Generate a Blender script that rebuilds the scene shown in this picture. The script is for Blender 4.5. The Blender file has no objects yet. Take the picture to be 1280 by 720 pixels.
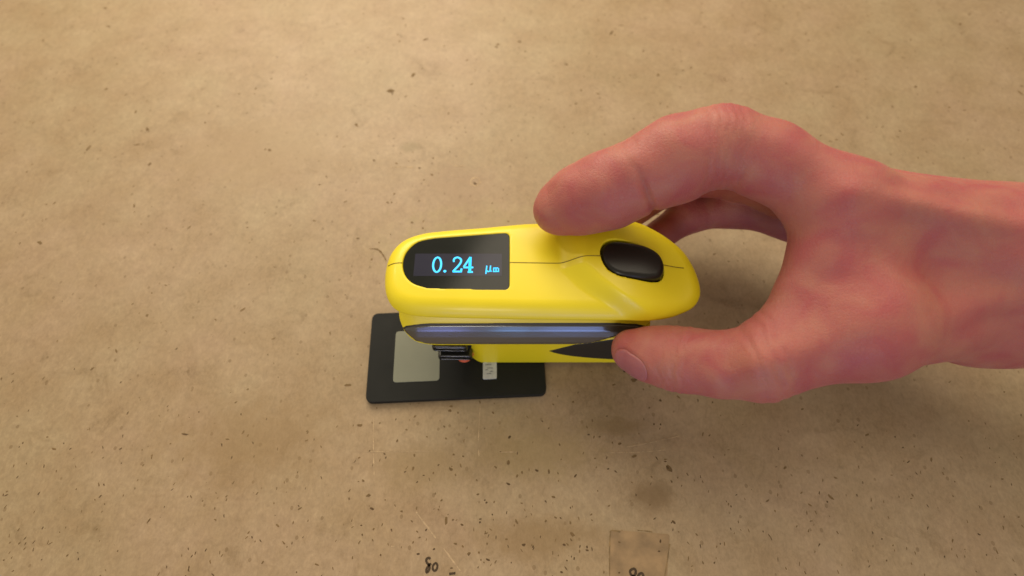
import bpy, bmesh, math, random
import numpy as np
from mathutils import Vector, Matrix
R = math.radians
MM = 0.001
random.seed(7)
sc = bpy.context.scene
col = sc.collection

# ------------------------------------------------------------------ camera
cam_d = bpy.data.cameras.new('camera')
cam = bpy.data.objects.new('camera', cam_d); col.objects.link(cam)
cam.location = (0, 0, 260*MM)
cam.rotation_euler = (R(28), 0, 0)
cam_d.sensor_width = 36
cam_d.lens = 36*700/1280
cam_d.clip_start = 0.005; cam_d.clip_end = 20
cam_d.dof.use_dof = True
cam_d.dof.focus_distance = 0.226
cam_d.dof.aperture_fstop = 7.0
sc.camera = cam

# ------------------------------------------------------------------ light
w = bpy.data.worlds.new('World'); sc.world = w; w.use_nodes = True
bg = w.node_tree.nodes['Background']
bg.inputs[0].default_value = (1.0, 0.86, 0.66, 1); bg.inputs[1].default_value = 0.47

def area(name, loc, target, sx, sy, power, color):
    l = bpy.data.lights.new(name, 'AREA'); l.shape = 'RECTANGLE'; l.size = sx; l.size_y = sy
    l.energy = power; l.color = color
    o = bpy.data.objects.new(name, l); col.objects.link(o)
    o.location = loc
    o.rotation_euler = (Vector(target)-Vector(loc)).to_track_quat('-Z', 'Y').to_euler()
    return o
area('ceiling_lamp', (-0.22, 0.74, 0.50), (0.0, 0.12, 0), 0.50, 0.38, 5.3, (1.0, 0.86, 0.655))
area('fill_light', (0.30, 0.50, 0.85), (0, 0.1, 0.03), 0.80, 0.60, 3.8, (1.0, 0.86, 0.66))  # added unseen overhead fill, lifts the shade under the hand
# the far small bulb, and unseen blue lights added for the strip's reflections
area('bulb', (-0.46, 0.40, 0.46), (0.03, 0.11, 0.06), 0.035, 0.035, 0.45, (1.0, 0.88, 0.70))
area('blue_glint_left', (-0.11, -0.55, 0.11), (-0.03, 0.1, 0.03), 0.07, 0.17, 0.22, (0.28, 0.36, 1.0))
area('blue_glint_mid', (0.0, -0.55, 0.11), (0.0, 0.1, 0.03), 0.05, 0.17, 0.18, (0.20, 0.45, 1.0))
area('blue_glint_right', (0.10, -0.55, 0.11), (0.03, 0.1, 0.03), 0.11, 0.17, 0.38, (0.24, 0.40, 1.0))
area('front_fill', (-0.07, -0.50, 0.40), (-0.02, 0.1, 0.03), 0.13, 0.14, 0.8, (1.0, 0.93, 0.84))  # added white fill from the front, brightens the lower body and shelf
sc.view_settings.view_transform = 'Standard'; sc.view_settings.look = 'None'
sc.view_settings.gamma = 1; sc.view_settings.exposure = 0.0
sc.view_settings.use_curve_mapping = False

# ------------------------------------------------------------------ helpers
def tag(o, label=None, cat=None, group=None, kind=None):
    if label: o['label'] = label
    if cat: o['category'] = cat
    if group: o['group'] = group
    if kind: o['kind'] = kind
    return o
def empty(name, loc):
    o = bpy.data.objects.new(name, None); col.objects.link(o); o.location = [c*MM for c in loc]
    o.empty_display_size = 0.01
    return o
def mesh_obj(name, verts, faces, mat, parent=None, smooth=True):
    """verts in mm, world frame; parent is an Empty without rotation"""
    off = np.array(parent_loc(parent))
    v = (np.asarray(verts, float))*MM - off
    me = bpy.data.meshes.new(name)
    me.from_pydata(v.tolist(), [], faces.tolist() if hasattr(faces, 'tolist') else faces)
    me.update()
    if mat: me.materials.append(mat)
    if smooth: me.polygons.foreach_set('use_smooth', [True]*len(me.polygons))
    o = bpy.data.objects.new(name, me); col.objects.link(o)
    if parent: o.parent = parent
    return o
def parent_loc(p):
    l = Vector((0, 0, 0))
    while p is not None:
        l += p.location; p = p.parent
    return l

# --- signed distance modelling -> surface nets
def grid(lo, hi, h):
    ax = [np.arange(lo[i], hi[i]+h, h) for i in range(3)]
    return np.meshgrid(*ax, indexing='ij', sparse=True), np.array(lo, float)
def nets(F, o, h, smooth=2):
    S = F < 0
    nx, ny, nz = F.shape
    acc = np.zeros((nx-1, ny-1, nz-1, 3), np.float32); cnt = np.zeros((nx-1, ny-1, nz-1), np.float32)
    sl = [slice(0, -1), slice(1, None)]
    for a in range(3):
        b, c = [k for k in range(3) if k != a]
        for db in (0, 1):
            for dc in (0, 1):
                i0 = [None]*3; i1 = [None]*3
                i0[a] = sl[0]; i1[a] = sl[1]
                i0[b] = i1[b] = sl[db]; i0[c] = i1[c] = sl[dc]
                f0 = F[tuple(i0)]; f1 = F[tuple(i1)]
                m = (f0 < 0) != (f1 < 0)
                t = np.where(m, f0/np.where(m, f0-f1, 1), 0)
                acc[..., a] += t*m; acc[..., b] += db*m; acc[..., c] += dc*m
                cnt += m
    act = cnt > 0
    idx = np.full(act.shape, -1, np.int64); n = int(act.sum()); idx[act] = np.arange(n)
    cell = np.argwhere(act)
    V = (cell + acc[act]/cnt[act][:, None])*h + o
    Q = []
    for a in range(3):
        b, c = (a+1) % 3, (a+2) % 3
        i0 = [slice(1, -1)]*3; i1 = [slice(1, -1)]*3
        i0[a] = slice(0, -1); i1[a] = slice(1, None)
        s0 = S[tuple(i0)]; s1 = S[tuple(i1)]
        e = np.argwhere(s0 != s1)
        if len(e) == 0: continue
        flip = s0[tuple(e.T)]
        p = e.copy(); p[:, b] += 1; p[:, c] += 1
        def cid(ob, oc):
            q = p.copy(); q[:, b] -= ob; q[:, c] -= oc
            return idx[tuple(q.T)]
        q = np.stack([cid(1, 1), cid(0, 1), cid(0, 0), cid(1, 0)], 1)
        q[~flip] = q[~flip][:, ::-1]
        Q.append(q)
    Q = np.concatenate(Q)
    # Taubin smoothing
    e = np.concatenate([Q[:, [0, 1]], Q[:, [1, 2]], Q[:, [2, 3]], Q[:, [3, 0]]]); e = np.concatenate([e, e[:, ::-1]])
    deg = np.bincount(e[:, 0], minlength=n).astype(float)
    for k in range(smooth*2):
        lam = 0.55 if k % 2 == 0 else -0.57
        L = np.stack([np.bincount(e[:, 0], weights=V[e[:, 1], j], minlength=n) for j in range(3)], 1)/deg[:, None]-V
        V = V+lam*L
    return V, Q
def poly_sdf(X, Y, P):
    """exact 2D polygon distance on broadcastable X, Y"""
    P = np.asarray(P, float); n = len(P)
    X, Y = np.broadcast_arrays(X, Y)
    d = np.full(X.shape, 1e9); s = np.zeros(X.shape, bool)
    for i in range(n):
        a = P[i]; b = P[(i+1) % n]
        e = b-a; wx = X-a[0]; wy = Y-a[1]
        t = np.clip((wx*e[0]+wy*e[1])/max(e @ e, 1e-9), 0, 1)
        d = np.minimum(d, (wx-t*e[0])**2+(wy-t*e[1])**2)
        c = ((a[1] <= Y) & (b[1] > Y)) | ((b[1] <= Y) & (a[1] > Y))
        if abs(e[1]) > 1e-12:
            s ^= c & (X < a[0]+(Y-a[1])*e[0]/e[1])
    d = np.sqrt(d)
    return np.where(s, -d, d)
def spline(pts, n=8, closed=True):
    P = np.asarray(pts, float); m = len(P); out = []
    rng = range(m if closed else m-1)
    for i in rng:
        if closed: p0, p1, p2, p3 = P[(i-1) % m], P[i], P[(i+1) % m], P[(i+2) % m]
        else: p0, p1, p2, p3 = P[max(i-1, 0)], P[i], P[i+1], P[min(i+2, m-1)]
        for k in range(n):
            t = k/n
            out.append(0.5*((2*p1)+(-p0+p2)*t+(2*p0-5*p1+4*p2-p3)*t*t+(-p0+3*p1-3*p2+p3)*t**3))
    if not closed: out.append(P[-1])
    return np.array(out)
def rinter(a, b, r):
    a = a+r; b = b+r
    return np.minimum(np.maximum(a, b), 0)+np.sqrt(np.maximum(a, 0)**2+np.maximum(b, 0)**2)-r
def smin(a, b, k):
    h = np.maximum(k-np.abs(a-b), 0)/k
    return np.minimum(a, b)-h*h*k*0.25
def sstep(t):
    t = np.clip(t, 0, 1); return t*t*(3-2*t)

# --- materials
def mat(name, color, rough=0.5, metal=0.0, spec=0.5, coat=0, bump=0, bscale=500, var=0, vscale=60, emit=None, estr=0):
    m = bpy.data.materials.new(name); m.use_nodes = True
    nt = m.node_tree; b = nt.nodes['Principled BSDF']
    b.inputs['Base Color'].default_value = (*color, 1); b.inputs['Roughness'].default_value = rough
    b.inputs['Metallic'].default_value = metal; b.inputs['Specular IOR Level'].default_value = spec
    b.inputs['Coat Weight'].default_value = coat; b.inputs['Coat Roughness'].default_value = 0.12
    if emit: b.inputs['Emission Color'].default_value = (*emit, 1); b.inputs['Emission Strength'].default_value = estr
    tc = nt.nodes.new('ShaderNodeTexCoord')
    def noise(s, det=4):
        n = nt.nodes.new('ShaderNodeTexNoise'); n.inputs['Scale'].default_value = s; n.inputs['Detail'].default_value = det
        nt.links.new(tc.outputs['Object'], n.inputs['Vector']); return n
    if var:
        n = noise(vscale); r = nt.nodes.new('ShaderNodeValToRGB')
        r.color_ramp.elements[0].position = 0.3; r.color_ramp.elements[1].position = 0.7
        r.color_ramp.elements[0].color = (*[c*(1-var) for c in color], 1)
        r.color_ramp.elements[1].color = (*[min(1, c*(1+var)) for c in color], 1)
        nt.links.new(n.outputs['Fac'], r.inputs['Fac']); nt.links.new(r.outputs['Color'], b.inputs['Base Color'])
        rr = nt.nodes.new('ShaderNodeMapRange'); rr.inputs['To Min'].default_value = rough*0.85; rr.inputs['To Max'].default_value = min(1, rough*1.2)
        n2 = noise(vscale*2.3); nt.links.new(n2.outputs['Fac'], rr.inputs['Value']); nt.links.new(rr.outputs['Result'], b.inputs['Roughness'])
    if bump:
        n = noise(bscale, 3); bp = nt.nodes.new('ShaderNodeBump'); bp.inputs['Strength'].default_value = 1.0
        bp.inputs['Distance'].default_value = bump*MM
        nt.links.new(n.outputs['Fac'], bp.inputs['Height']); nt.links.new(bp.outputs['Normal'], b.inputs['Normal'])
    return m

M = {}
M['yellow'] = mat('yellow_plastic', (0.80, 0.655, 0.013), 0.40, coat=0.1, bump=0.012, bscale=900, var=0.03, vscale=35)
M['seam'] = mat('seam_shadow_gap', (0.22, 0.15, 0.006), 0.7)
M['gloss_black'] = mat('gloss_black_pane', (0.006, 0.008, 0.006), 0.12, spec=0.4, var=0.1)
M['screen'] = mat('display_glass', (0.012, 0.012, 0.018), 0.14, spec=0.4, var=0.08, emit=(0.12, 0.11, 0.2), estr=0.10)
M['digit'] = mat('display_digit', (0.02, 0.1, 0.15), 0.5, emit=(0.02, 0.52, 1.0), estr=1.6)
M['button'] = mat('black_rubber_button', (0.010, 0.009, 0.007), 0.33, spec=0.4, bump=0.01, bscale=1500)
M['strip'] = mat('smoked_glossy_strip', (0.065, 0.060, 0.046), 0.17, spec=0.8, coat=0.6, var=0.05)
M['strip_gap_shade'] = mat('dark_gap_shade', (0.03, 0.025, 0.012), 0.5)  # dark colour stands in for the shaded gap around the strip
M['grip'] = mat('matt_black_grip', (0.016, 0.014, 0.008), 0.6, bump=0.03, bscale=2500)
M['rib'] = mat('black_probe_plastic', (0.012, 0.012, 0.010), 0.25, spec=0.8)
M['red'] = mat('red_probe_guard', (0.62, 0.12, 0.05), 0.45)
M['plate'] = mat('black_plate_coating', (0.010, 0.011, 0.010), 0.6, spec=0.22, bump=0.02, bscale=1800, var=0.08)
M['patch'] = mat('ground_metal_patch', (0.195, 0.205, 0.155), 0.6, metal=0.1, bump=0.01, bscale=2500, var=0.03)
M['tag'] = mat('pale_step_label', (0.50, 0.53, 0.56), 0.45, var=0.10, vscale=350)
M['print'] = mat('grey_print', (0.20, 0.22, 0.26), 0.6)
M['ink'] = mat('black_marker_ink', (0.045, 0.025, 0.008), 0.7, var=0.3, vscale=900)
M['speck'] = mat('dark_wood_fleck', (0.085, 0.048, 0.018), 0.8, var=0.35, vscale=300)
M['speck_pale'] = mat('brown_wood_fleck', (0.15, 0.092, 0.036), 0.8, var=0.25, vscale=300)
M['scratch'] = mat('pale_scratch', (0.41, 0.295, 0.175), 0.7, var=0.3, vscale=500)
M['tape'] = mat('amber_tape_residue', (0.262, 0.172, 0.085), 0.5, var=0.22, vscale=170)
M['tape_edge'] = mat('tape_edge_dirt', (0.20, 0.13, 0.055), 0.7, var=0.4, vscale=400)

def board_material():
    m = bpy.data.materials.new('worn_particle_board'); m.use_nodes = True
    nt = m.node_tree; N = nt.nodes; L = nt.links; b = N['Principled BSDF']
    b.inputs['Roughness'].default_value = 0.5; b.inputs['Specular IOR Level'].default_value = 0.38
    tc = N.new('ShaderNodeTexCoord')
    def noise(s, det=5, rough=0.55, off=(0, 0, 0), sc3=(1, 1, 1), dist=0):
        mp = N.new('ShaderNodeMapping'); mp.inputs['Location'].default_value = off; mp.inputs['Scale'].default_value = sc3
        L.new(tc.outputs['Object'], mp.inputs['Vector'])
        n = N.new('ShaderNodeTexNoise'); n.inputs['Scale'].default_value = s; n.inputs['Detail'].default_value = det
        n.inputs['Roughness'].default_value = rough; n.inputs['Distortion'].default_value = dist
        L.new(mp.outputs['Vector'], n.inputs['Vector']); return n.outputs['Fac']
    def ramp(f, a, c, ca, cb):
        r = N.new('ShaderNodeValToRGB'); r.color_ramp.elements[0].position = a; r.color_ramp.elements[1].position = c
        r.color_ramp.elements[0].color = (*ca, 1); r.color_ramp.elements[1].color = (*cb, 1)
        L.new(f, r.inputs['Fac']); return r.outputs['Color']
    def mix(f, A, B, mode='MIX'):
        x = N.new('ShaderNodeMix'); x.data_type = 'RGBA'; x.blend_type = mode
        if isinstance(f, float): x.inputs[0].default_value = f
        else: L.new(f, x.inputs[0])
        for s, v in ((6, A), (7, B)):
            if isinstance(v, tuple): x.inputs[s].default_value = (*v, 1)
            else: L.new(v, x.inputs[s])
        return x.outputs[2]
    # broad pinkish tan / olive tan drift
    c = ramp(noise(9, 4, 0.55, (0.13, 0.02, 0)), 0.42, 0.58, (0.400, 0.272, 0.182), (0.340, 0.272, 0.148))
    c = mix(ramp(noise(34, 5, 0.6, (0.3, 0.7, 0)), 0.38, 0.70, (0, 0, 0), (1, 1, 1)), c, (0.285, 0.188, 0.085), 'MIX')
    c = mix(0.72, c, ramp(noise(34, 5, 0.6, (0.9, 0.1, 0)), 0.3, 0.7, (0.300, 0.212, 0.122), (0.375, 0.285, 0.180)))
    # fibres / chips
    c = mix(0.5, c, ramp(noise(300, 8, 0.75, (0, 0, 0), (1, 0.75, 1), 0.6), 0.30, 0.72, (0.62, 0.60, 0.56), (1.22, 1.22, 1.20)), 'MULTIPLY')
    c = mix(0.35, c, ramp(noise(900, 3, 0.6, (2, 0, 0), (1, 0.6, 1)), 0.3, 0.7, (0.72, 0.70, 0.66), (1.15, 1.15, 1.15)), 'MULTIPLY')
    # grimy patches
    g = ramp(noise(55, 6, 0.7, (1.1, 2.3, 0), (1, 1, 1), 0.8), 0.56, 0.72, (1, 1, 1), (0.68, 0.64, 0.56))
    c = mix(0.6, c, g, 'MULTIPLY')
    # small dark pores
    v = N.new('ShaderNodeTexVoronoi'); v.inputs['Scale'].default_value = 210; v.inputs['Randomness'].default_value = 1
    mp = N.new('ShaderNodeMapping'); mp.inputs['Scale'].default_value = (1, 0.8, 1); L.new(tc.outputs['Object'], mp.inputs['Vector']); L.new(mp.outputs['Vector'], v.inputs['Vector'])
    lt = N.new('ShaderNodeMath'); lt.operation = 'LESS_THAN'; lt.inputs[1].default_value = 0.16; L.new(v.outputs['Distance'], lt.inputs[0])
    sp = N.new('ShaderNodeSeparateColor'); L.new(v.outputs['Color'], sp.inputs[0])
    g2 = N.new('ShaderNodeMath'); g2.operation = 'GREATER_THAN'; g2.inputs[1].default_value = 0.72; L.new(sp.outputs[0], g2.inputs[0])
    mu = N.new('ShaderNodeMath'); mu.operation = 'MULTIPLY'; L.new(lt.outputs[0], mu.inputs[0]); L.new(g2.outputs[0], mu.inputs[1])
    m2 = N.new('ShaderNodeMath'); m2.operation = 'MULTIPLY'; m2.inputs[1].default_value = 0.45; L.new(mu.outputs[0], m2.inputs[0])
    c = mix(m2.outputs[0], c, (0.14, 0.085, 0.035))
    # two soft stains with a shape of their own
    def stain(c, x, y, rx, ry, colr, amt):
        mp = N.new('ShaderNodeMapping'); mp.vector_type = 'POINT'
        mp.inputs['Scale'].default_value = (1/(rx*MM), 1/(ry*MM), 0)
        mp.inputs['Location'].default_value = (-x/rx, -y/ry, 0)
        L.new(tc.outputs['Object'], mp.inputs['Vector'])
        ln = N.new('ShaderNodeVectorMath'); ln.operation = 'LENGTH'; L.new(mp.outputs['Vector'], ln.inputs[0])
        ad = N.new('ShaderNodeMath'); ad.operation = 'MULTIPLY_ADD'; ad.inputs[1].default_value = 1.6
        L.new(noise(120, 5, 0.65, (x, y, 0)), ad.inputs[0]); L.new(ln.outputs['Value'], ad.inputs[2])
        mr = N.new('ShaderNodeMapRange'); mr.inputs['From Min'].default_value = 1.2; mr.inputs['From Max'].default_value = 2.0
        mr.inputs['To Min'].default_value = amt; mr.inputs['To Max'].default_value = 0
        L.new(ad.outputs[0], mr.inputs['Value'])
        return mix(mr.outputs['Result'], c, colr)
    c = stain(c, 62, 34, 11, 7, (0.17, 0.105, 0.045), 0.7)
    c = stain(c, -10, 160, 60, 30, (0.33, 0.27, 0.12), 0.5)
    c = stain(c, 12, 55, 30, 14, (0.26, 0.185, 0.075), 0.5)
    c = stain(c, -40, 48, 26, 10, (0.24, 0.165, 0.075), 0.45)
    c = stain(c, 10, 18, 30, 9, (0.21, 0.13, 0.05), 0.5)
    c = stain(c, -30, 205, 26, 16, (0.29, 0.19, 0.115), 0.4)
    c = stain(c, -62, 235, 7, 4, (0.20, 0.15, 0.07), 0.5)
    c = stain(c, 45, 66, 18, 5, (0.22, 0.145, 0.06), 0.5)
    c = stain(c, -120, 60, 40, 22, (0.24, 0.155, 0.07), 0.5)
    c = stain(c, -150, 230, 50, 30, (0.30, 0.21, 0.11), 0.5)
    L.new(c, b.inputs['Base Color'])
    bp = N.new('ShaderNodeBump'); bp.inputs['Distance'].default_value = 0.06*MM; bp.inputs['Strength'].default_value = 0.8
    L.new(noise(420, 5, 0.6), bp.inputs['Height']); L.new(bp.outputs['Normal'], b.inputs['Normal'])
    return m

def skin_material(name, nail=False):
    m = bpy.data.materials.new(name); m.use_nodes = True
    nt = m.node_tree; N = nt.nodes; L = nt.links; b = N['Principled BSDF']
    tc = N.new('ShaderNodeTexCoord')
    def noise(s, det=4, dist=0):
        n = N.new('ShaderNodeTexNoise'); n.inputs['Scale'].default_value = s; n.inputs['Detail'].default_value = det
        n.inputs['Distortion'].default_value = dist
        L.new(tc.outputs['Object'], n.inputs['Vector']); return n.outputs['Fac']
    r = N.new('ShaderNodeValToRGB'); e = r.color_ramp.elements
    e[0].position = 0.32; e[1].position = 0.68
    if nail: e[0].color = (0.33, 0.105, 0.120, 1); e[1].color = (0.38, 0.145, 0.145, 1)
    else: e[0].color = (0.36, 0.085, 0.088, 1); e[1].color = (0.40, 0.150, 0.112, 1)
    L.new(noise(70, 6, 0.6), r.inputs['Fac']); L.new(r.outputs['Color'], b.inputs['Base Color'])
    b.inputs['Roughness'].default_value = 0.32 if nail else 0.5
    b.inputs['Specular IOR Level'].default_value = 0.4
    b.inputs['Subsurface Weight'].default_value = 0.35
    b.inputs['Subsurface Radius'].default_value = (1.0, 0.3, 0.15); b.inputs['Subsurface Scale'].default_value = 0.004
    if not nail:
        v = N.new('ShaderNodeTexVoronoi'); v.inputs['Scale'].default_value = 800; v.feature = 'DISTANCE_TO_EDGE'
        L.new(tc.outputs['Object'], v.inputs['Vector'])
        mr = N.new('ShaderNodeMapRange'); mr.inputs['From Max'].default_value = 0.12; L.new(v.outputs['Distance'], mr.inputs['Value'])
        b1 = N.new('ShaderNodeBump'); b1.inputs['Distance'].default_value = 0.07*MM; b1.inputs['Strength'].default_value = 0.8
        L.new(mr.outputs['Result'], b1.inputs['Height'])
        b2 = N.new('ShaderNodeBump'); b2.inputs['Distance'].default_value = 0.5*MM; b2.inputs['Strength'].default_value = 0.6
        L.new(noise(170, 5, 0.5), b2.inputs['Height']); L.new(b1.outputs['Normal'], b2.inputs['Normal'])
        L.new(b2.outputs['Normal'], b.inputs['Normal'])
    return m
M['board'] = board_material(); M['skin'] = skin_material('skin'); M['nail'] = skin_material('nail', True)

# ------------------------------------------------------------------ worktop
def worktop():
    bm = bmesh.new()
    n = 24; x0, x1, y0, y1 = -1.1, 1.1, -0.6, 1.5
    bmesh.ops.create_cube(bm, size=1)
    for v in bm.verts:
        v.co = Vector(((v.co.x+.5)*(x1-x0)+x0, (v.co.y+.5)*(y1-y0)+y0, (v.co.z-.5)*0.025))
    bmesh.ops.bevel(bm, geom=bm.edges[:], offset=0.001, segments=2, affect='EDGES')
    me = bpy.data.meshes.new('worktop'); bm.to_mesh(me); bm.free(); me.materials.append(M['board'])
    o = bpy.data.objects.new('worktop', me); col.objects.link(o)
    tag(o, 'worn tan particle board worktop with dark flecks and scratches', kind='structure')
    return o
top = worktop()

def ribbon(pts, width, z, closed=False, jitter=0.0, taper=False):
    """flat stroke of given width (mm) through 2D points at height z"""
    P = np.asarray(pts, float); n = len(P); V = []; Fc = []
    for i in range(n):
        if closed: d = P[(i+1) % n]-P[(i-1) % n]
        else: d = P[min(i+1, n-1)]-P[max(i-1, 0)]
        d = d/(np.linalg.norm(d)+1e-9); nn = np.array([-d[1], d[0]])
        w_ = width*0.5*(1+random.uniform(-jitter, jitter))
        if taper: w_ *= 0.25+0.75*math.sin(math.pi*(i+0.5)/n)
        V += [[*(P[i]+nn*w_), z], [*(P[i]-nn*w_), z]]
    for i in range(n if closed else n-1):
        a, b_ = 2*i, 2*((i+1) % n)
        Fc.append([a+1, b_+1, b_, a])
    return V, Fc
class Soup:
    def __init__(s): s.V = []; s.F = []
    def add(s, V, F):
        o = len(s.V); s.V += [list(v) for v in V]; s.F += [[i+o for i in f] for f in F]
    def blob(s, x, y, rx, ry, ang, z, n=9, jit=0.3):
        V = []
        for k in range(n):
            a = 2*math.pi*k/n; r = 1+random.uniform(-jit, jit)
            u, v = rx*r*math.cos(a), ry*r*math.sin(a)
            V.append([x+u*math.cos(ang)-v*math.sin(ang), y+u*math.sin(ang)+v*math.cos(ang), z])
        s.add(V, [list(range(n))])
    def build(s, name, m, parent): return mesh_obj(name, s.V, s.F, m, parent, smooth=False)

# flecks: x, y in mm on the board, radii and darkness (2 = almost black, 1 = brown)
FLECKS = [(-61.6, 66.9, 0.48, 1), (-57.9, 52.9, 0.5, 2), (-57.2, 51.2, 0.45, 2), (-44.3, 52.3, 0.6, 1), (-44.4, 46.5, 0.7, 1), (-52.7, 58.8, 0.48, 1), (-39.4, 43.5, 0.42, 2), (-27.3, 46.2, 0.7, 1), (-25.2, 43.7, 0.48, 1), (-66.1, 41.2, 0.6, 1), (-28.8, 74.9, 0.8, 1), (-29.3, 72.8, 0.8, 1), (-25.4, 71.8, 0.48, 1), (-45.5, 70.0, 0.48, 1), (-1.2, 60.3, 0.6, 2), (-1.7, 39.9, 0.6, 2), (-1.7, 49.0, 0.8, 1), (-7.4, 47.0, 0.48, 1), (-39.2, 60.6, 0.48, 1), (-22.1, 51.8, 0.48, 1), (-31.5, 65.3, 0.48, 1), (-8.9, 71.8, 0.48, 1), (-48.8, 63.8, 0.48, 1), (-26.5, 52.6, 0.48, 1), (-69.2, 51.2, 0.48, 1), (-35.2, 44.5, 0.48, 1), (19.5, 75.8, 0.48, 1), (14.2, 67.8, 0.42, 2), (44.5, 70.2, 0.42, 2), (35.4, 61.6, 0.42, 2), (34.8, 65.0, 0.48, 1), (40.3, 60.6, 0.48, 1), (70.4, 77.6, 0.6, 2), (64.8, 74.2, 0.48, 1), (66.1, 66.5, 0.42, 2), (69.2, 66.3, 0.42, 2), (55.4, 51.9, 0.8, 1), (69.3, 49.5, 0.42, 2), (70.6, 46.5, 1.5, 1), (69.8, 47.0, 0.6, 2), (11.1, 45.6, 0.6, 2), (16.5, 45.1, 0.7, 1), (28.3, 43.3, 0.6, 2), (4.5, 44.8, 0.6, 1), (2.3, 43.2, 0.48, 1), (62.2, 42.9, 0.48, 1), (21.8, 57.1, 0.48, 1), (49.4, 57.4, 0.8, 1), (28.9, 77.0, 0.48, 1), (-60.8, 29.5, 0.7, 2), (-64.7, 22.9, 0.42, 2), (-63.8, 19.2, 0.42, 2), (-59.2, 21.4, 0.48, 1), (-59.1, 17.1, 0.48, 1), (-55.1, 11.4, 0.42, 2), (-39.4, 11.8, 0.6, 2), (-32.9, 13.6, 0.42, 2), (-36.7, 21.1, 0.5, 2), (-40.5, 20.4, 0.48, 1), (-39.3, 18.1, 0.48, 1), (-41.9, 16.2, 0.48, 1), (-30.8, 33.0, 0.48, 1), (-32.0, 29.2, 0.48, 1), (-25.4, 25.1, 0.48, 1), (-21.5, 23.1, 0.6, 2), (-13.7, 25.4, 0.42, 2), (-13.8, 24.1, 0.42, 2), (-8.5, 27.2, 0.42, 2), (-11.9, 33.1, 0.42, 2), (-11.1, 32.1, 0.42, 2), (-15.0, 35.5, 0.48, 1), (-20.8, 14.7, 0.48, 1), (-23.9, 15.7, 0.48, 1), (-10.1, 9.6, 0.65, 2), (-13.9, 12.3, 0.48, 1), (-10.5, 15.7, 0.48, 1), (-2.4, 17.4, 0.48, 1), (-18.1, 12.0, 0.48, 1), (-63.1, 35.0, 0.8, 1), (-7.8, 32.3, 0.48, 1), (-47.9, 28.5, 0.48, 1), (-43.2, 24.6, 0.48, 1), (4.9, 15.2, 0.8, 2), (8.9, 14.6, 0.5, 2), (22.0, 15.3, 0.55, 2), (22.9, 9.3, 0.42, 2), (26.0, 10.1, 0.42, 2), (28.4, 12.9, 0.48, 1), (31.7, 14.4, 0.5, 2), (31.6, 13.2, 0.5, 2), (25.1, 17.2, 0.48, 1), (20.5, 5.0, 0.55, 2), (18.9, 25.9, 0.48, 1), (21.0, 25.8, 0.42, 2), (14.5, 24.6, 0.48, 1), (42.3, 30.8, 0.48, 1), (34.3, 27.2, 0.48, 1), (25.7, 19.4, 0.9, 1), (45.4, 16.3, 0.48, 1), (52.7, 16.6, 0.48, 1), (54.2, 12.2, 0.42, 2), (61.9, 12.8, 0.55, 2), (62.9, 16.7, 0.5, 2), (69.6, 24.2, 0.7, 2), (44.4, 4.8, 0.4, 2), (1.9, 24.4, 0.7, 1), (25.1, 23.9, 0.48, 1), (4.2, 31.8, 0.48, 1), (18.1, 34.4, 0.7, 1), (-78.4, 282.5, 2.1, 1), (-77.2, 279.9, 0.7, 2), (-65.1, 297.1, 1.3, 1), (-46.3, 325.1, 0.8, 1), (-10.7, 324.4, 0.9, 1), (-30.0, 311.6, 0.9, 1), (-77.3, 330.2, 0.7, 1), (-59.6, 303.3, 0.48, 1), (-47.1, 298.5, 0.48, 1), (-21.6, 207.4, 0.9, 2), (-40.0, 262.9, 0.7, 1), (-47.3, 226.4, 0.6, 1), (-68.9, 222.5, 0.8, 1), (-82.6, 224.8, 0.7, 1), (-53.3, 194.9, 0.45, 2), (-71.0, 193.5, 0.7, 1), (-59.9, 230.9, 0.48, 1), (-37.6, 231.5, 0.48, 1), (-47.2, 213.8, 0.7, 1), (-51.7, 209.8, 0.48, 1), (5.0, 329.8, 1.2, 1), (44.7, 283.2, 0.8, 1), (60.7, 352.9, 0.48, 1), (-53.3, 194.7, 0.48, 1), (-71.2, 193.7, 0.6, 1), (-56.1, 179.7, 0.7, 1), (-85.1, 169.2, 0.7, 1), (-75.9, 155.8, 0.6, 1), (54.7, 92.2, 0.42, 2), (59.7, 88.1, 1.0, 1), (58.6, 87.7, 0.9, 1), (63.0, 83.2, 0.48, 1), (70.4, 77.9, 0.55, 2)]
dk = Soup(); pl = Soup()
for (x, y, r, k) in FLECKS:
    a = random.uniform(0, math.pi)
    (dk if k == 2 else pl).blob(x, y, r*random.uniform(1.0, 1.5), r*random.uniform(0.6, 0.9), a, 0.05+random.uniform(0, .02), jit=0.25)
for _ in range(520):
    x, y = random.uniform(-260, 260), abs(random.gauss(0, 45))-4
    (dk if random.random() < 0.4 else pl).blob(x, y, random.uniform(.35, .9), random.uniform(.16, .3), random.gauss(1.5, 0.5), 0.045, jit=0.35)
for _ in range(2200):
    x, y = random.uniform(-420, 420), random.uniform(-60, 620)
    inside = -75 < x < 75 and -5 < y < 150
    if inside and random.random() < 0.3: continue
    s = random.choice([0.12, 0.16, 0.22, 0.3, 0.5]) if random.random() < 0.93 else random.uniform(0.6, 1.0)
    if y > 150: s *= 1.2
    k = dk if (random.random() < 0.16 and y < 150) else pl
    k.blob(x, y, s*random.uniform(1, 2.2), s*random.uniform(.5, .9), random.uniform(0, 3.1), 0.03+random.uniform(0, .015))
tag(dk.build('dark_fleck', M['speck'], top), kind='stuff')
tag(pl.build('brown_fleck', M['speck_pale'], top), kind='stuff')

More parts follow.
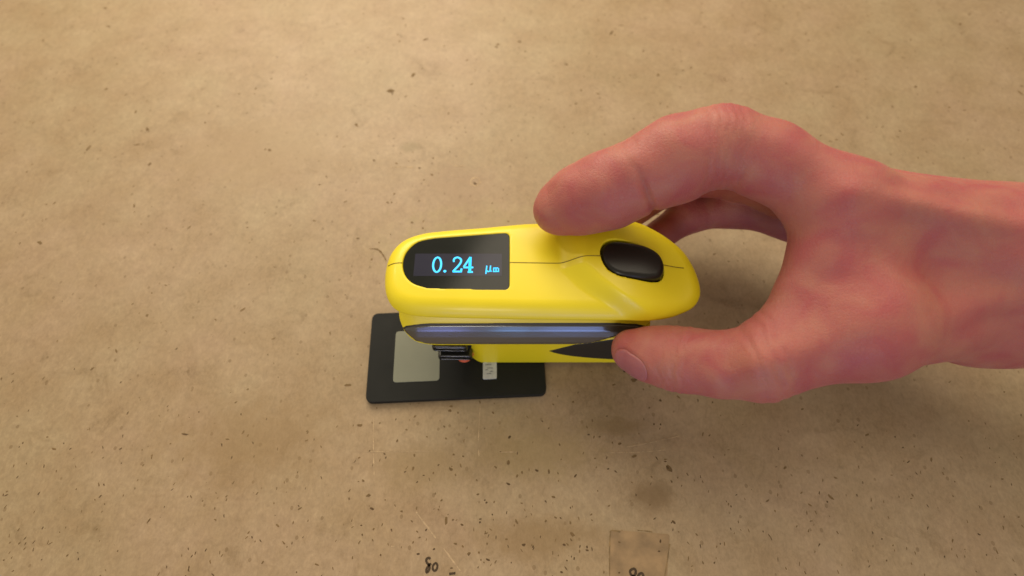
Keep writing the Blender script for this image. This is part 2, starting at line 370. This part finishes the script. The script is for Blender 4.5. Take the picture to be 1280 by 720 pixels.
def scratch(pts, wdt, gaps=0.25):
    s = Soup(); P = spline(pts, 14, False)
    i = 0
    while i < len(P)-2:
        L_ = random.randint(3, 9); j = min(i+L_, len(P)-1)
        if random.random() > gaps:
            seg = P[i:j+1]+np.random.RandomState(i).normal(0, 0.03, (j+1-i, 2))
            s.add(*ribbon(seg, wdt, 0.09, jitter=0.3, taper=True))
        i = j
    if s.V: s.build('scratch', M['scratch'], top)

# ------------------------------------------------------------------ roughness sample plate
plate = empty('sample_plate', (-27, 100, 0))
tag(plate, 'thin black rectangular sample plate with a grey patch, lying under the yellow tester', 'sample plate')
def slab(name, poly, z0, z1, m, parent, r=0.4, h=0.3, pr=0.0):
    P = np.asarray(poly, float)
    (X, Y, Z), o = grid((P[:, 0].min()-2, P[:, 1].min()-2, z0-1.2), (P[:, 0].max()+2, P[:, 1].max()+2, z1+1.2), h)
    d2 = poly_sdf(X[:, :, 0], Y[:, :, 0], P)[:, :, None]-pr
    F = rinter(d2, np.abs(Z-(z0+z1)/2)-(z1-z0)/2, r)
    V, Q = nets(F, o, h, 1)
    return mesh_obj(name, V, Q, m, parent)
def extr(name, poly, z0, z1, m, parent, bev=0.25, smooth=True):
    """rounded polygon slab with a small two-step bevel on its top rim"""
    P = np.asarray(poly, float); c = P.mean(0); n = len(P)
    ds = P-c; L_ = np.linalg.norm(ds, axis=1)[:, None]
    rings = [(P, z0), (P, z1-bev), (P-ds/L_*bev*0.3, z1-bev*0.3), (P-ds/L_*bev, z1)]
    V = []; F = []
    for (Q, z) in rings: V += [[*q, z] for q in Q]
    for k in range(len(rings)-1):
        for i in range(n): F.append([k*n+i, k*n+(i+1) % n, (k+1)*n+(i+1) % n, (k+1)*n+i])
    F.append([(len(rings)-1)*n+i for i in range(n)]); F.append([i for i in range(n)][::-1])
    return mesh_obj(name, V, F, m, parent, smooth=False)
def rrect(c4, r, n=6):
    """rounded quadrilateral, corners anticlockwise"""
    P = [np.array(p, float) for p in c4]; out = []
    for i in range(4):
        a, b, c = P[i-1], P[i], P[(i+1) % 4]
        u = (a-b)/np.linalg.norm(a-b); v = (c-b)/np.linalg.norm(c-b)
        p0, p1 = b+u*r, b+v*r
        for k in range(n+1):
            t = k/n; out.append((1-t)**2*p0+2*t*(1-t)*b+t*t*p1)
    return np.array(out)
scratch([(-64.8, 69.5), (-63.2, 55.5), (-61.4, 42.9)], 0.35, 0.3)
scratch([(-68.4, 53.7), (-43.7, 54.1), (-14.6, 53.7), (3.6, 53.7)], 0.3, 0.45)
scratch([(21.8, 53.4), (43.7, 53.4), (58.2, 53.7), (75.2, 55.2)], 0.32, 0.35)
scratch([(-15.1, 74.9), (-15.4, 59.1), (-14.9, 51.2)], 0.38, 0.4)
scratch([(52.3, 55.9), (62.3, 57.7), (77.5, 61.0)], 0.5, 0.05)
scratch([(-41.6, 28.2), (-32.3, 17.8), (-20.5, 4.4)], 0.7, 0.3)
scratch([(-72.2, 219.5), (-57.0, 219.5)], 0.5, 0.1)
scratch([(-34.3, 220.7), (-28.5, 220.1)], 0.6, 0.0)
scratch([(-51.0, 14.7), (-49.3, 14.7)], 0.5, 0)
a_ = spline([(-77.8, 162.5), (-73.3, 162.0), (-69.9, 158.4), (-67.7, 154.4)], 6, False)
mesh_obj('dent_mark', *ribbon(a_, 0.9, 0.06, jitter=0.3, taper=True), M['speck_pale'], top, smooth=False)
mesh_obj('ring_mark', *ribbon([(-21.5+2.7*math.cos(t), 208.1+0.6+3.0*math.sin(t)) for t in np.linspace(0, 2*math.pi, 25)[:-1]], 1.0, 0.055, True, jitter=0.5), M['scratch'], top, smooth=False)
n_ = Soup(); n_.add(*ribbon(spline([(-34.1, 9.9), (-34.9, 10.3), (-35.8, 9.7), (-35.5, 8.5), (-34.6, 7.7), (-34.2, 6.6), (-34.6, 5.4), (-35.3, 4.9), (-35.5, 5.8), (-35.1, 6.8), (-34.4, 7.7), (-33.6, 8.1)], 6, False), 0.95, 0.12, jitter=0.15)); n_.build('handwritten_eight', M['ink'], top)
n_ = Soup(); n_.add(*ribbon(spline([(-32.0, 8.3), (-32.9, 7.3), (-32.8, 6.0), (-32.1, 5.5), (-31.3, 6.0), (-31.0, 7.3), (-31.4, 8.1)], 6, True), 0.85, 0.12, True, jitter=0.15)); n_.build('handwritten_zero', M['ink'], top)
n_ = Soup(); n_.add(*ribbon(spline([(-26.0, 4.3), (-24.6, 4.5), (-23.4, 4.6)], 6, False), 1.0, 0.12, jitter=0.2)); n_.build('handwritten_dash', M['ink'], top)
n_ = Soup(); n_.add(*ribbon(spline([(50.4, 6.2), (49.0, 5.5), (49.1, 4.2), (50.1, 3.5), (51.1, 4.5), (51.2, 5.7)], 6, True), 1.0, 0.14, True, jitter=0.12)); n_.add(*ribbon(spline([(50.1, 3.5), (48.9, 2.7), (48.8, 1.4), (49.8, 1.0), (50.9, 1.8), (50.9, 2.7)], 6, True), 0.9, 0.14, True, jitter=0.12)); n_.build('handwritten_eight', M['ink'], top)
n_ = Soup(); n_.add(*ribbon(spline([(53.1, 4.5), (52.1, 3.6), (51.9, 1.9), (52.8, 1.1), (54.0, 1.9), (54.2, 3.6), (53.9, 4.4)], 6, True), 1.0, 0.14, True, jitter=0.12)); n_.build('handwritten_zero', M['ink'], top)
extr('tape_patch', rrect([(39.4, -7.9), (61.9, -7.9), (67.2, 19.3), (42.1, 21.2)], 0.8, 2), 0.01, 0.06, M['tape'], top, 0.02)
mesh_obj('tape_edge', *ribbon(spline([(40.3, 3.6), (41.0, 12.5), (42.0, 20.6)], 6, False), 0.45, 0.11, jitter=0.6), M['tape_edge'], top, smooth=False)
mesh_obj('tape_edge', *ribbon(spline([(42.1, 20.9), (44.4, 20.6), (46.4, 20.3)], 6, False), 0.45, 0.11, jitter=0.6), M['tape_edge'], top, smooth=False)
mesh_obj('tape_edge', *ribbon(spline([(63.1, 3.6), (64.9, 9.5), (66.7, 15.6)], 6, False), 0.45, 0.11, jitter=0.6), M['tape_edge'], top, smooth=False)
mesh_obj('tape_edge', *ribbon(spline([(53.7, 20.9), (57.4, 20.6), (59.8, 20.3)], 6, False), 0.45, 0.11, jitter=0.6), M['tape_edge'], top, smooth=False)
extr('base', rrect([(-68.8, 75.9), (16.4, 79.8), (14.4, 125.8), (-70.9, 122)], 3.4), 0.0, 3.0, M['plate'], plate)
extr('ground_patch', rrect([(-56.8, 85.5), (-34.7, 86.5), (-35.8, 113), (-57.9, 112.0)], 1.8), 2.9, 3.25, M['patch'], plate, 0.08)
lab = extr('step_label', rrect([(-13.9, 87.1), (-7.3, 87.4), (-7.6, 112), (-14.5, 111.6)], 0.8), 2.9, 3.25, M['tag'], plate, 0.08)
pr_ = Soup()
for (x, y, l) in [(-11.0, 89.9, 2.2), (-9.9, 91.0, 1.6), (-12.2, 91.8, 1.5), (-10.6, 92.7, 2.8), (-11.4, 94.4, 3.0), (-10.9, 96.1, 3.2)]:
    pr_.add(*ribbon(np.array([(x-l/2, y), (x, y+.12), (x+l/2, y+.05)]), 0.5, 3.29, jitter=0.3))
pr_.build('printed_mark', M['print'], lab)

# ------------------------------------------------------------------ handheld roughness tester
dev = empty('roughness_tester', (5, 117, 3))
tag(dev, 'bright yellow handheld roughness tester with lit display reading 0.24, standing on the black plate', 'roughness tester')

OUT = spline([(-54.2, 118), (-53.2, 108.5), (-50.2, 102.2), (-45.5, 98.8), (-38, 97.2), (-25, 96.6), (0, 96.0), (25, 95.6), (45, 95.4),
              (58, 95.6), (68, 96.4), (76.5, 99.5), (81, 107), (80.5, 118), (76.5, 129.5), (69.5, 136.8), (61.7, 140.9), (54, 142.6), (30, 143.9),
              (8.9, 143.4), (-1.1, 142.4), (-14, 140.8), (-30, 139.2), (-40, 137.6), (-48, 133.8), (-52.8, 127)], 5)
def ztop(X, Y):
    bx = 18+0.9*np.maximum(0, 116-Y)+0.05*np.maximum(0, 110-Y)**2
    up = sstep((X-bx-1)/12.0)
    z = 58.2-0.0035*(Y-119)**2-0.0009*np.maximum(0, -X-20)**2
    z = z+6.3*up-10.5*sstep((X-38)/40.0)*up
    return z
WIN = np.concatenate([spline([(-33.0, 132.2), (-40.2, 130.3), (-44.6, 125.5), (-45.9, 119.8), (-44.6, 114.2), (-40.8, 110), (-34.5, 107.7)], 5, False),
                      rrect([(-20, 107.3), (-1.0, 106.6), (-1.0, 135.0), (-20, 133.4)], 2.8)[7:21]])
def shell_field(X, Y, Z):
    d2 = poly_sdf(X[:, :, 0], Y[:, :, 0], OUT)[:, :, None]
    zt = ztop(X, Y)
    F = rinter(d2, Z-zt, 7.0)
    # flared skirt: outline draws in a little above the rim
    F = rinter(F, 50.8-Z, 1.2)
    return F
BTN_C = np.array([49.2, 118.2]); 
BTN = [(-13.0, 1.6), (-11.6, 6.4), (-7.5, 8.9), (0, 8.7), (7.0, 7.4), (12.2, 4.2), (14.0, -1.4), (12.2, -6.8), (7.0, -8.7), (0, -8.6), (-6.5, -7.9), (-11.2, -4.6)]
BTN = spline([(BTN_C[0]+a, BTN_C[1]+b) for a, b in BTN], 5)
h = 0.42
(X, Y, Z), o = grid((-57, 92, 48), (85, 147, 68), h)
F = shell_field(X, Y, Z)
win2 = poly_sdf(X[:, :, 0], Y[:, :, 0], WIN)[:, :, None]
F = np.maximum(F, -np.maximum(win2, 56.6-Z))
btn2 = poly_sdf(X[:, :, 0], Y[:, :, 0], BTN)[:, :, None]
F = np.maximum(F, -np.maximum(btn2-0.1, 55-Z))
V, Q = nets(F, o, h, 5)
mesh_obj('upper_shell', V, Q, M['yellow'], dev)

def ztop1(x, y): return float(ztop(np.array([x]), np.array([y]))[0])
# seam line along the crown of the shell (three runs)
def tube(pts, r, n=6):
    P = np.asarray(pts, float); V = []; F = []
    for i in range(len(P)):
        d = P[min(i+1, len(P)-1)]-P[max(i-1, 0)]; d /= np.linalg.norm(d)
        u = np.cross(d, [0, 0, 1.0]); u /= np.linalg.norm(u)+1e-9; v = np.cross(u, d)
        for k in range(n):
            a = 2*math.pi*k/n; V.append(P[i]+r*(math.cos(a)*u+math.sin(a)*v))
    for i in range(len(P)-1):
        for k in range(n): F.append([i*n+k, i*n+(k+1) % n, (i+1)*n+(k+1) % n, (i+1)*n+k])
    F.append(list(range(n))[::-1]); F.append([(len(P)-1)*n+k for k in range(n)])
    return V, F
def shell_z(x, y):
    zs = np.arange(53.5, 68, 0.05)
    f = shell_field(np.array([[[x]]]), np.array([[[y]]]), zs[None, None, :])[0, 0]
    k = np.argmax(f > 0); return zs[k] if k > 0 else 51
for xs in (np.arange(-53.0, -45.6, 0.5), np.arange(-1.2, 36.8, 0.8), np.arange(61.3, 79, 0.6)):
    xs = [x for x in xs if shell_z(x, 119.4) > 54.5]
    pts = [(x, 119.6-0.8*sstep(np.array((x+20)/60)), shell_z(x, 119.4)+0.0) for x in xs]
    mesh_obj('seam', *tube(pts, 0.2), M['seam'], dev)

# display pane, screen and reading
pane = extr('display_window', WIN, 55.4, 57.05, M['gloss_black'], dev, 0.25)
scr = extr('screen', rrect([(-41.0, 113.6), (-4.2, 113.6), (-4.2, 124.4), (-41.0, 124.4)], 0.3, 2), 56.9, 57.10, M['screen'], pane, 0.03)
ZD = 57.16
def glyph(name, strokes, lw):
    s = Soup()
    for st in strokes:
        closed = st[0] == 'c'; pts = np.array(st[1:] if isinstance(st[0], str) else st, float)
        wd = lw
        s.add(*ribbon(pts, wd, ZD, closed))
    ob = s.build(name, M['digit'], pane)
    return ob
def place(strokes, x, y, sx, sy):
    out = []
    for st in strokes:
        pre = [st[0]] if isinstance(st[0], str) else []
        pts = st[1:] if pre else st
        out.append(pre+[(x+a*sx, y+b*sy) for a, b in pts])
    return out
ell = [(0.5+0.42*math.cos(t), 0.5+0.5*math.sin(t)) for t in np.linspace(0, 2*math.pi, 25)[:-1]]
G0 = [['c']+ell]
two = spline([(0.08, 0.74), (0.16, 0.92), (0.5, 1.0), (0.84, 0.86), (0.84, 0.66), (0.60, 0.42), (0.30, 0.20), (0.06, 0.02)], 5, False).tolist()
G2 = [two, [(0.04, 0.03), (0.92, 0.03)], [(0.90, -0.02), (0.96, 0.24)], [(0.02, 0.74), (0.20, 0.74)]]
G4 = [[(0.70, 0.0), (0.70, 1.0)], [(0.68, 1.0), (0.04, 0.33)], [(0.02, 0.30), (1.0, 0.30)], [(0.46, 0.0), (0.98, 0.0)], [(0.62, 0.03), (0.62, 0.9)]]
MU = [[(0.12, -0.38), (0.24, 1.0)], spline([(0.24, 0.2), (0.45, 0.0), (0.72, 0.12), (0.82, 0.45)], 4, False).tolist(), [(0.76, 0.05), (0.82, 1.0)], [(0.80, 0.04), (1.02, 0.10)]]
MS = [[(0.06, 0.0), (0.06, 1.0)], [(0.5, 0.0), (0.5, 0.9)], [(0.94, 0.0), (0.94, 0.85)], [(0.0, 0.9), (0.9, 0.92)], [(-0.08, 0.02), (1.06, 0.02)]]
glyph('zero_digit', place(G0, -33.4, 115.4, 4.0, 7.1), 0.85)
ds = Soup(); ds.blob(-28.0, 115.8, 0.66, 0.66, 0, ZD, 8, 0.05); ds.build('decimal_point', M['digit'], pane)
glyph('two_digit', place(G2, -24.9, 115.4, 4.0, 7.1), 0.85)
glyph('four_digit', place(G4, -20.4, 115.4, 4.2, 7.3), 0.85)
glyph('micro_symbol', place(MU, -11.2, 115.6, 2.7, 2.9), 0.55)
glyph('metre_symbol', place(MS, -7.8, 115.6, 2.3, 1.9), 0.5)

# push button
(X, Y, Z), o = grid((33, 106, 52), (68, 131, 70), 0.45)
b2 = poly_sdf(X[:, :, 0], Y[:, :, 0], BTN)[:, :, None]
xx = X-BTN_C[0]; yy = Y-BTN_C[1]
zb = 64.0-0.12*xx-0.0060*xx**2-0.010*yy**2
F = rinter(rinter(b2+0.35, Z-zb, 2.0), 53.5-Z, 0.5)
mesh_obj('button', *nets(F, o, 0.45, 2), M['button'], dev)

# middle housing: leans outward towards its lower lip
MID = np.array([(-49.3, 54), (-49.3, 43), (-48.9, 38.8), (-47.4, 35.2), (-44.6, 31.8), (-41, 29.2), (-37, 27.5), (-33, 27.0), (0, 27.0), (28, 27.6), (33.5, 28.6),
                (46, 33.3), (58.5, 38.2), (60.5, 40.5), (61, 47), (61, 54)])
FRZ = [20, 27.5, 31, 34, 37, 40, 43, 46, 60]
FRY = [94.8, 94.6, 95.0, 96.1, 97.9, 100.4, 103.8, 104.6, 104.6]
def front_y(Z): return np.interp(Z, FRZ, FRY)
def mid_field(X, Y, Z):
    pxz = poly_sdf(X[:, 0, :], Z[:, 0, :]+0*X[:, 0, :], MID)[:, None, :]
    fy = front_y(Z)
    ex = np.maximum(0, -41-X); fyc = fy+0.035*ex**2     # the left end curves back
    d = np.maximum(fyc-Y, Y-131+0.02*np.maximum(0, -30-X)**2)
    return rinter(pxz, d*0.85, 1.0)
(X, Y, Z), o = grid((-49, 92, 25), (63, 141, 53), 0.5)
FM = mid_field(X, Y, Z)
mesh_obj('middle_housing', *nets(FM, o, 0.5, 3), M['yellow'], dev)
# glossy strip wrapped over the front of the housing
STRIP = np.array([(-47.6, 36.6), (-45.8, 38.0), (-42.0, 39.0), (-36, 39.5), (20, 39.6), (46, 39.6), (54, 39.2), (57.5, 38.6), (46, 34.5), (34.0, 29.8), (28, 28.9), (-14, 28.8),
                  (-33, 28.8), (-37.6, 29.4), (-42.2, 31.6), (-45.6, 34.6)])
(X, Y, Z), o = grid((-49, 92, 26), (63, 112, 43), 0.35)
FM = mid_field(X, Y, Z)
sxz = poly_sdf(X[:, 0, :], Z[:, 0, :]+0*X[:, 0, :], STRIP)[:, None, :]
F = np.maximum(np.maximum(np.maximum(FM-0.12, -FM-1.2), sxz-0.10), Y-111)
mesh_obj('strip_gap_shade', *nets(F, o, 0.35, 1), M['strip_gap_shade'], dev)  # thin dark frame drawn in place of the shaded gap
F = np.maximum(np.maximum(np.maximum(FM-0.40, -FM-1.0), sxz+0.55), Y-111)
mesh_obj('glossy_strip', *nets(F, o, 0.35, 3), M['strip'], dev)

# lower housing, standing on the plate
LOW = np.array([(-19.5, 28.4), (-19.6, 21), (-20.5, 15.6), (-24.0, 13.2), (-25.6, 9.6), (-24.6, 5.6), (-21, 3.0), (20, 3.0), (56, 3.0), (60.5, 6), (61, 14), (60, 38.9), (46, 34), (33.5, 29.3), (28, 28.6)])
def low_field(X, Y, Z):
    p = poly_sdf(X[:, 0, :], Z[:, 0, :]+0*X[:, 0, :], LOW)[:, None, :]
    ex = np.maximum(0, -14-X); ey = np.maximum(0, X-52)
    fy = 95.3+0.10*ex**2+0.06*ey**2
    return rinter(p, np.maximum(fy-Y, Y-130.0), 1.4)
(X, Y, Z), o = grid((-28, 92, 1.5), (65, 140, 43), 0.5)
FL = low_field(X, Y, Z)
mesh_obj('lower_housing', *nets(FL, o, 0.5, 2), M['yellow'], dev)
GRIP = spline([(17.0, 19.2), (21, 16.2), (28, 13.0), (38, 10.3), (49.5, 8.6), (58, 8.6)], 4, False).tolist()+[(60.5, 12), (59.6, 38.2), (46, 33.2), (33.4, 28.5), (29, 27.6), (24, 24.2)]
(X, Y, Z), o = grid((14, 92, 6), (65, 125, 43), 0.4)
FL = low_field(X, Y, Z); g = poly_sdf(X[:, 0, :], Z[:, 0, :]+0*X[:, 0, :], GRIP)[:, None, :]
F = np.maximum(np.maximum(np.maximum(FL-0.3, -FL-1.0), g), Y-124)
mesh_obj('grip_panel', *nets(F, o, 0.4, 1), M['grip'], dev)

# probe: two black guard plates with raised rims and a red guard below
def guard(x0, x1, z0, z1, y0, tilt):
    (X, Y, Z), o = grid((x0-2, y0-2, z0-4), (x1+2, y0+22, z1+4), 0.35)
    zc = (z0+z1)/2+tilt*(X-(x0+x1)/2)
    dz = np.abs(Z-zc)-(z1-z0)/2
    dx = np.abs(X-(x0+x1)/2)-(x1-x0)/2
    F = rinter(rinter(dx, dz, 1.6), np.abs(Y-(y0+10))-10, 0.5)
    inner = np.maximum(np.maximum(dx+1.1, dz+1.1), Y-(y0+1.3))
    F = np.maximum(F, -inner)
    mesh_obj('probe_guard', *nets(F, o, 0.35, 1), M['rib'], dev)
guard(-36.0, -20.2, 20.8, 26.2, 94.2, -0.05)
guard(-34.2, -18.4, 13.0, 17.8, 93.0, -0.02)
(X, Y, Z), o = grid((-37, 93, 12), (-14, 118, 32), 0.5)
F = rinter(rinter(np.abs(X+25)-8.5, np.abs(Z-22.5)-5.2, 1), np.abs(Y-107)-9.5, 1)
mesh_obj('probe_carrier', *nets(F, o, 0.5, 1), M['rib'], dev)
(X, Y, Z), o = grid((-33, 90, 6), (-16, 112, 18), 0.35)
F = np.sqrt(((X+22.6)/4.8)**2+((Y-99.5)/6.5)**2+((Z-10.4)/3.4)**2)-1
mesh_obj('probe_tip', *nets(F*4, o, 0.35, 1), M['red'], dev)

# ------------------------------------------------------------------ hand
INDEX = [(19.8, 137.6, 71, 11.0), (28.6, 138.7, 76, 13.6), (38.8, 138.9, 82, 14.6), (49.8, 140.4, 88, 13.9), (63.1, 144.5, 93, 15.8), (78.8, 147.2, 98, 14.6), (95.5, 140.2, 98, 13.6), (120.4, 123.7, 93, 15)]
MIDDLE = [(50.7, 164.8, 50, 8.5), (67.7, 172.8, 57, 10), (82.2, 172.5, 66, 11.6), (106.9, 160.5, 72, 11.5), (136.0, 143.4, 72, 14)]
RING = [(59.3, 164.0, 34, 8.5), (77.6, 174.5, 42, 9.8), (97.4, 174.4, 50, 11), (121.5, 161.7, 54, 11), (145.1, 146.9, 54, 13.5)]
LITTLE = [(71.2, 155.3, 20, 7.5), (89.2, 166.1, 27, 8.8), (109.5, 166.7, 33, 9.8), (131.7, 158.0, 37, 10), (153.0, 145.9, 38, 12.5)]
THUMB = [(49.4, 86.5, 43, 8.3), (57.0, 83.2, 46, 10.8), (66.8, 79.6, 50, 12.2), (80.0, 75.0, 56, 12.0), (93.8, 73.7, 63, 13.8), (128.0, 84.1, 74, 17)]
WRIST = (190.0, 103.4, 72, 24)
hand = empty('hand', (150, 130, 0))
tag(hand, 'bare right hand gripping the yellow tester, forefinger behind its top and thumb on its front', 'hand')
HH = 0.8
allp = np.array([p[:3] for p in INDEX+MIDDLE+RING+LITTLE+THUMB])
(X, Y, Z), HO = grid((allp[:, 0].min()-16, allp[:, 1].min()-20, 4), (262, allp[:, 1].max()+26, 124), HH)
X = X.astype(np.float32); Y = Y.astype(np.float32); Z = Z.astype(np.float32)
def cone(a, b):
    """capsule with linearly varying radius"""
    A = np.array(a[:3]); B = np.array(b[:3]); d = B-A; L2 = d @ d
    t = np.clip(((X-A[0])*d[0]+(Y-A[1])*d[1]+(Z-A[2])*d[2])/L2, 0, 1)
    r = a[3]+(b[3]-a[3])*t
    return np.sqrt((X-A[0]-t*d[0])**2+(Y-A[1]-t*d[1])**2+(Z-A[2]-t*d[2])**2)-r
def chain(P, k=5.0):
    F = cone(P[0], P[1])
    for i in range(1, len(P)-1): F = smin(F, cone(P[i], P[i+1]), k)
    return F
def crease(F, P, i, depth, wid, near=False):
    """shallow ring of skin drawn in across a joint"""
    A = np.array(P[i][:3]); d = np.array(P[i+1][:3])-np.array(P[i-1][:3]); d /= np.linalg.norm(d)
    s = (X-A[0])*d[0]+(Y-A[1])*d[1]+(Z-A[2])*d[2]
    q = (X-A[0])**2+(Y-A[1])**2+(Z-A[2])**2
    wg = np.clip((A[1]-3-Y)/9, 0.0, 1) if near else 1
    return F+depth*wg*np.exp(-(s/wid)**2)*(q < (P[i][3]*1.5)**2)
fi = crease(chain(INDEX), INDEX, 3, 1.7, 1.2, True)
fm = chain(MIDDLE); fr = chain(RING); fl = chain(LITTLE)
ft = crease(chain(THUMB), THUMB, 2, 0.5, 1.2)
# palm and back of the hand
W0 = WRIST
wa = (W0[0], W0[1]+6, W0[2]+10, 21); wb = (W0[0], W0[1]-4, W0[2]-12, 20)
palm = smin(cone((*INDEX[-1][:3], 14.5), wa), cone((*MIDDLE[-1][:3], 14.5), wa), 10)
palm = smin(palm, cone((*RING[-1][:3], 14), wb), 10)
palm = smin(palm, cone((*LITTLE[-1][:3], 13), wb), 10)
palm = smin(palm, cone((*THUMB[-1][:3], 18), wb), 14)
palm = smin(palm, cone((*INDEX[-1][:3], 11), (*THUMB[-1][:3], 16)), 12)
fa = (W0[0]+80, W0[1]-10, W0[2], 27)
palm = smin(palm, cone(wa, (fa[0], fa[1]+8, fa[2]+8, 24)), 12); palm = smin(palm, cone(wb, (fa[0], fa[1]-5, fa[2]-8, 24)), 12)
tend = cone((INDEX[-1][0]-4, INDEX[-1][1]-6, INDEX[-1][2]+14.0, 2.6), (wa[0], wa[1]-6, wa[2]+18.5, 2.2))
palm = smin(palm, tend, 6)
tend = cone((THUMB[4][0]-6, THUMB[4][1]-4, THUMB[4][2]+12.0, 2.2), (wb[0]+6, wb[1]-4, wb[2]+27.0, 2.4))
palm = smin(palm, tend, 7)
web = cone((*THUMB[4][:3], 8), (*INDEX[-1][:3], 8))
palm = smin(palm, web, 14)
fing = np.minimum(np.minimum(fi, fm), np.minimum(fr, fl))
# neighbouring fingers touch but stay separate; they melt only into the palm
F = smin(fing, palm, 7); F = smin(F, ft, 9)
# fine folds over the finger joints and in the web between thumb and forefinger
def folds(F, P, i, offs, depth, wid, rad=1.45):
    A = np.array(P[i][:3]); d = np.array(P[i+1][:3])-np.array(P[i-1][:3]); d /= np.linalg.norm(d)
    s = (X-A[0])*d[0]+(Y-A[1])*d[1]+(Z-A[2])*d[2]
    wob = 0.5*np.sin(0.55*Y+0.4*Z+i)+0.35*np.sin(0.9*Z-0.3*X)
    m = ((X-A[0])**2+(Y-A[1])**2+(Z-A[2])**2) < (P[i][3]*rad+6)**2
    for o_ in offs:
        F = F+m*depth*np.exp(-((s-o_+wob)/wid)**2)
    return F
F = folds(F, INDEX, 5, (-5.5, -2.5, 0.5, 3.5, 6.0), 0.45, 0.9)
F = folds(F, INDEX, 3, (-1.8, 2.4), 0.22, 0.8)
F = folds(F, THUMB, 2, (-4.5, -2, 0.8, 3.4), 0.38, 0.8)
F = folds(F, THUMB, 4, (-4, 1, 5), 0.35, 1.1)
F = F+0.28*np.sin(0.21*X+1.3*np.sin(0.13*Y))*np.sin(0.23*Y+0.17*Z)
# the nail folds: skin dips round the edge of each nail
for P_, n_, s_, la_, lb_ in ((THUMB, (0.10, -0.84, 0.48), -3.2, 7.6, 5.8), (INDEX, (0.15, 0.95, 0.25), -3.0, 8.0, 6.6)):
    A = np.array(P_[0][:3]); d = A-np.array(P_[1][:3]); d /= np.linalg.norm(d)
    n = np.array(n_); n = n-(n @ d)*d; n /= np.linalg.norm(n); u = np.cross(d, n)
    px, py, pz = X-A[0], Y-A[1], Z-A[2]
    s = px*d[0]+py*d[1]+pz*d[2]; t = px*u[0]+py*u[1]+pz*u[2]; q = px*n[0]+py*n[1]+pz*n[2]
    reg = (((np.abs(s-s_)/la_)**2.7+(np.abs(t)/lb_)**2.7)**(1/2.7)-1)*lb_
    on = (q > 1) & (q < 16)
    F = F+on*(0.5*np.clip(-reg, 0, 1)-0.28*np.exp(-((reg-1.3)/1.0)**2))
# the skin gives way where it presses on the tester
F = np.maximum(F, (-(np.maximum(np.maximum(95.0-Y, Y-133.0), np.maximum(X-62, np.maximum(-50-X, Z-50))))+0.05)*0.9)
V, Q = nets(F.astype(np.float32), HO, HH, 4)
mesh_obj('skin_surface', V, Q, M['skin'], hand)

def nail(P, n, sc_, la, lb, name):
    """nail plate: a thin shell that follows the fingertip inside an oval outline; n points out of the nail"""
    global X, Y, Z
    A = np.array(P[0][:3]); d = A-np.array(P[1][:3]); d /= np.linalg.norm(d)
    n = np.array(n, float); n -= (n @ d)*d; n /= np.linalg.norm(n); u = np.cross(d, n)
    keep = X, Y, Z
    (X, Y, Z), o = grid(A-20, A+20, 0.35)
    f = chain(P[:4])
    px, py, pz = X-A[0], Y-A[1], Z-A[2]
    s = px*d[0]+py*d[1]+pz*d[2]; t = px*u[0]+py*u[1]+pz*u[2]; q = px*n[0]+py*n[1]+pz*n[2]
    reg = ((np.abs(s-sc_)/la)**2.7+(np.abs(t)/lb)**2.7)**(1/2.7)-1
    F_ = np.maximum(np.maximum(f-0.42, -f-0.7), np.maximum(reg*lb, 1-q))
    V, Q = nets(F_, o, 0.35, 2)
    X, Y, Z = keep
    return mesh_obj(name, V, Q, M['nail'], hand)
nail(THUMB, (0.10, -0.84, 0.48), -3.2, 7.6, 5.8, 'thumbnail')
nail(INDEX, (0.15, 0.95, 0.25), -3.0, 8.0, 6.6, 'fingernail')
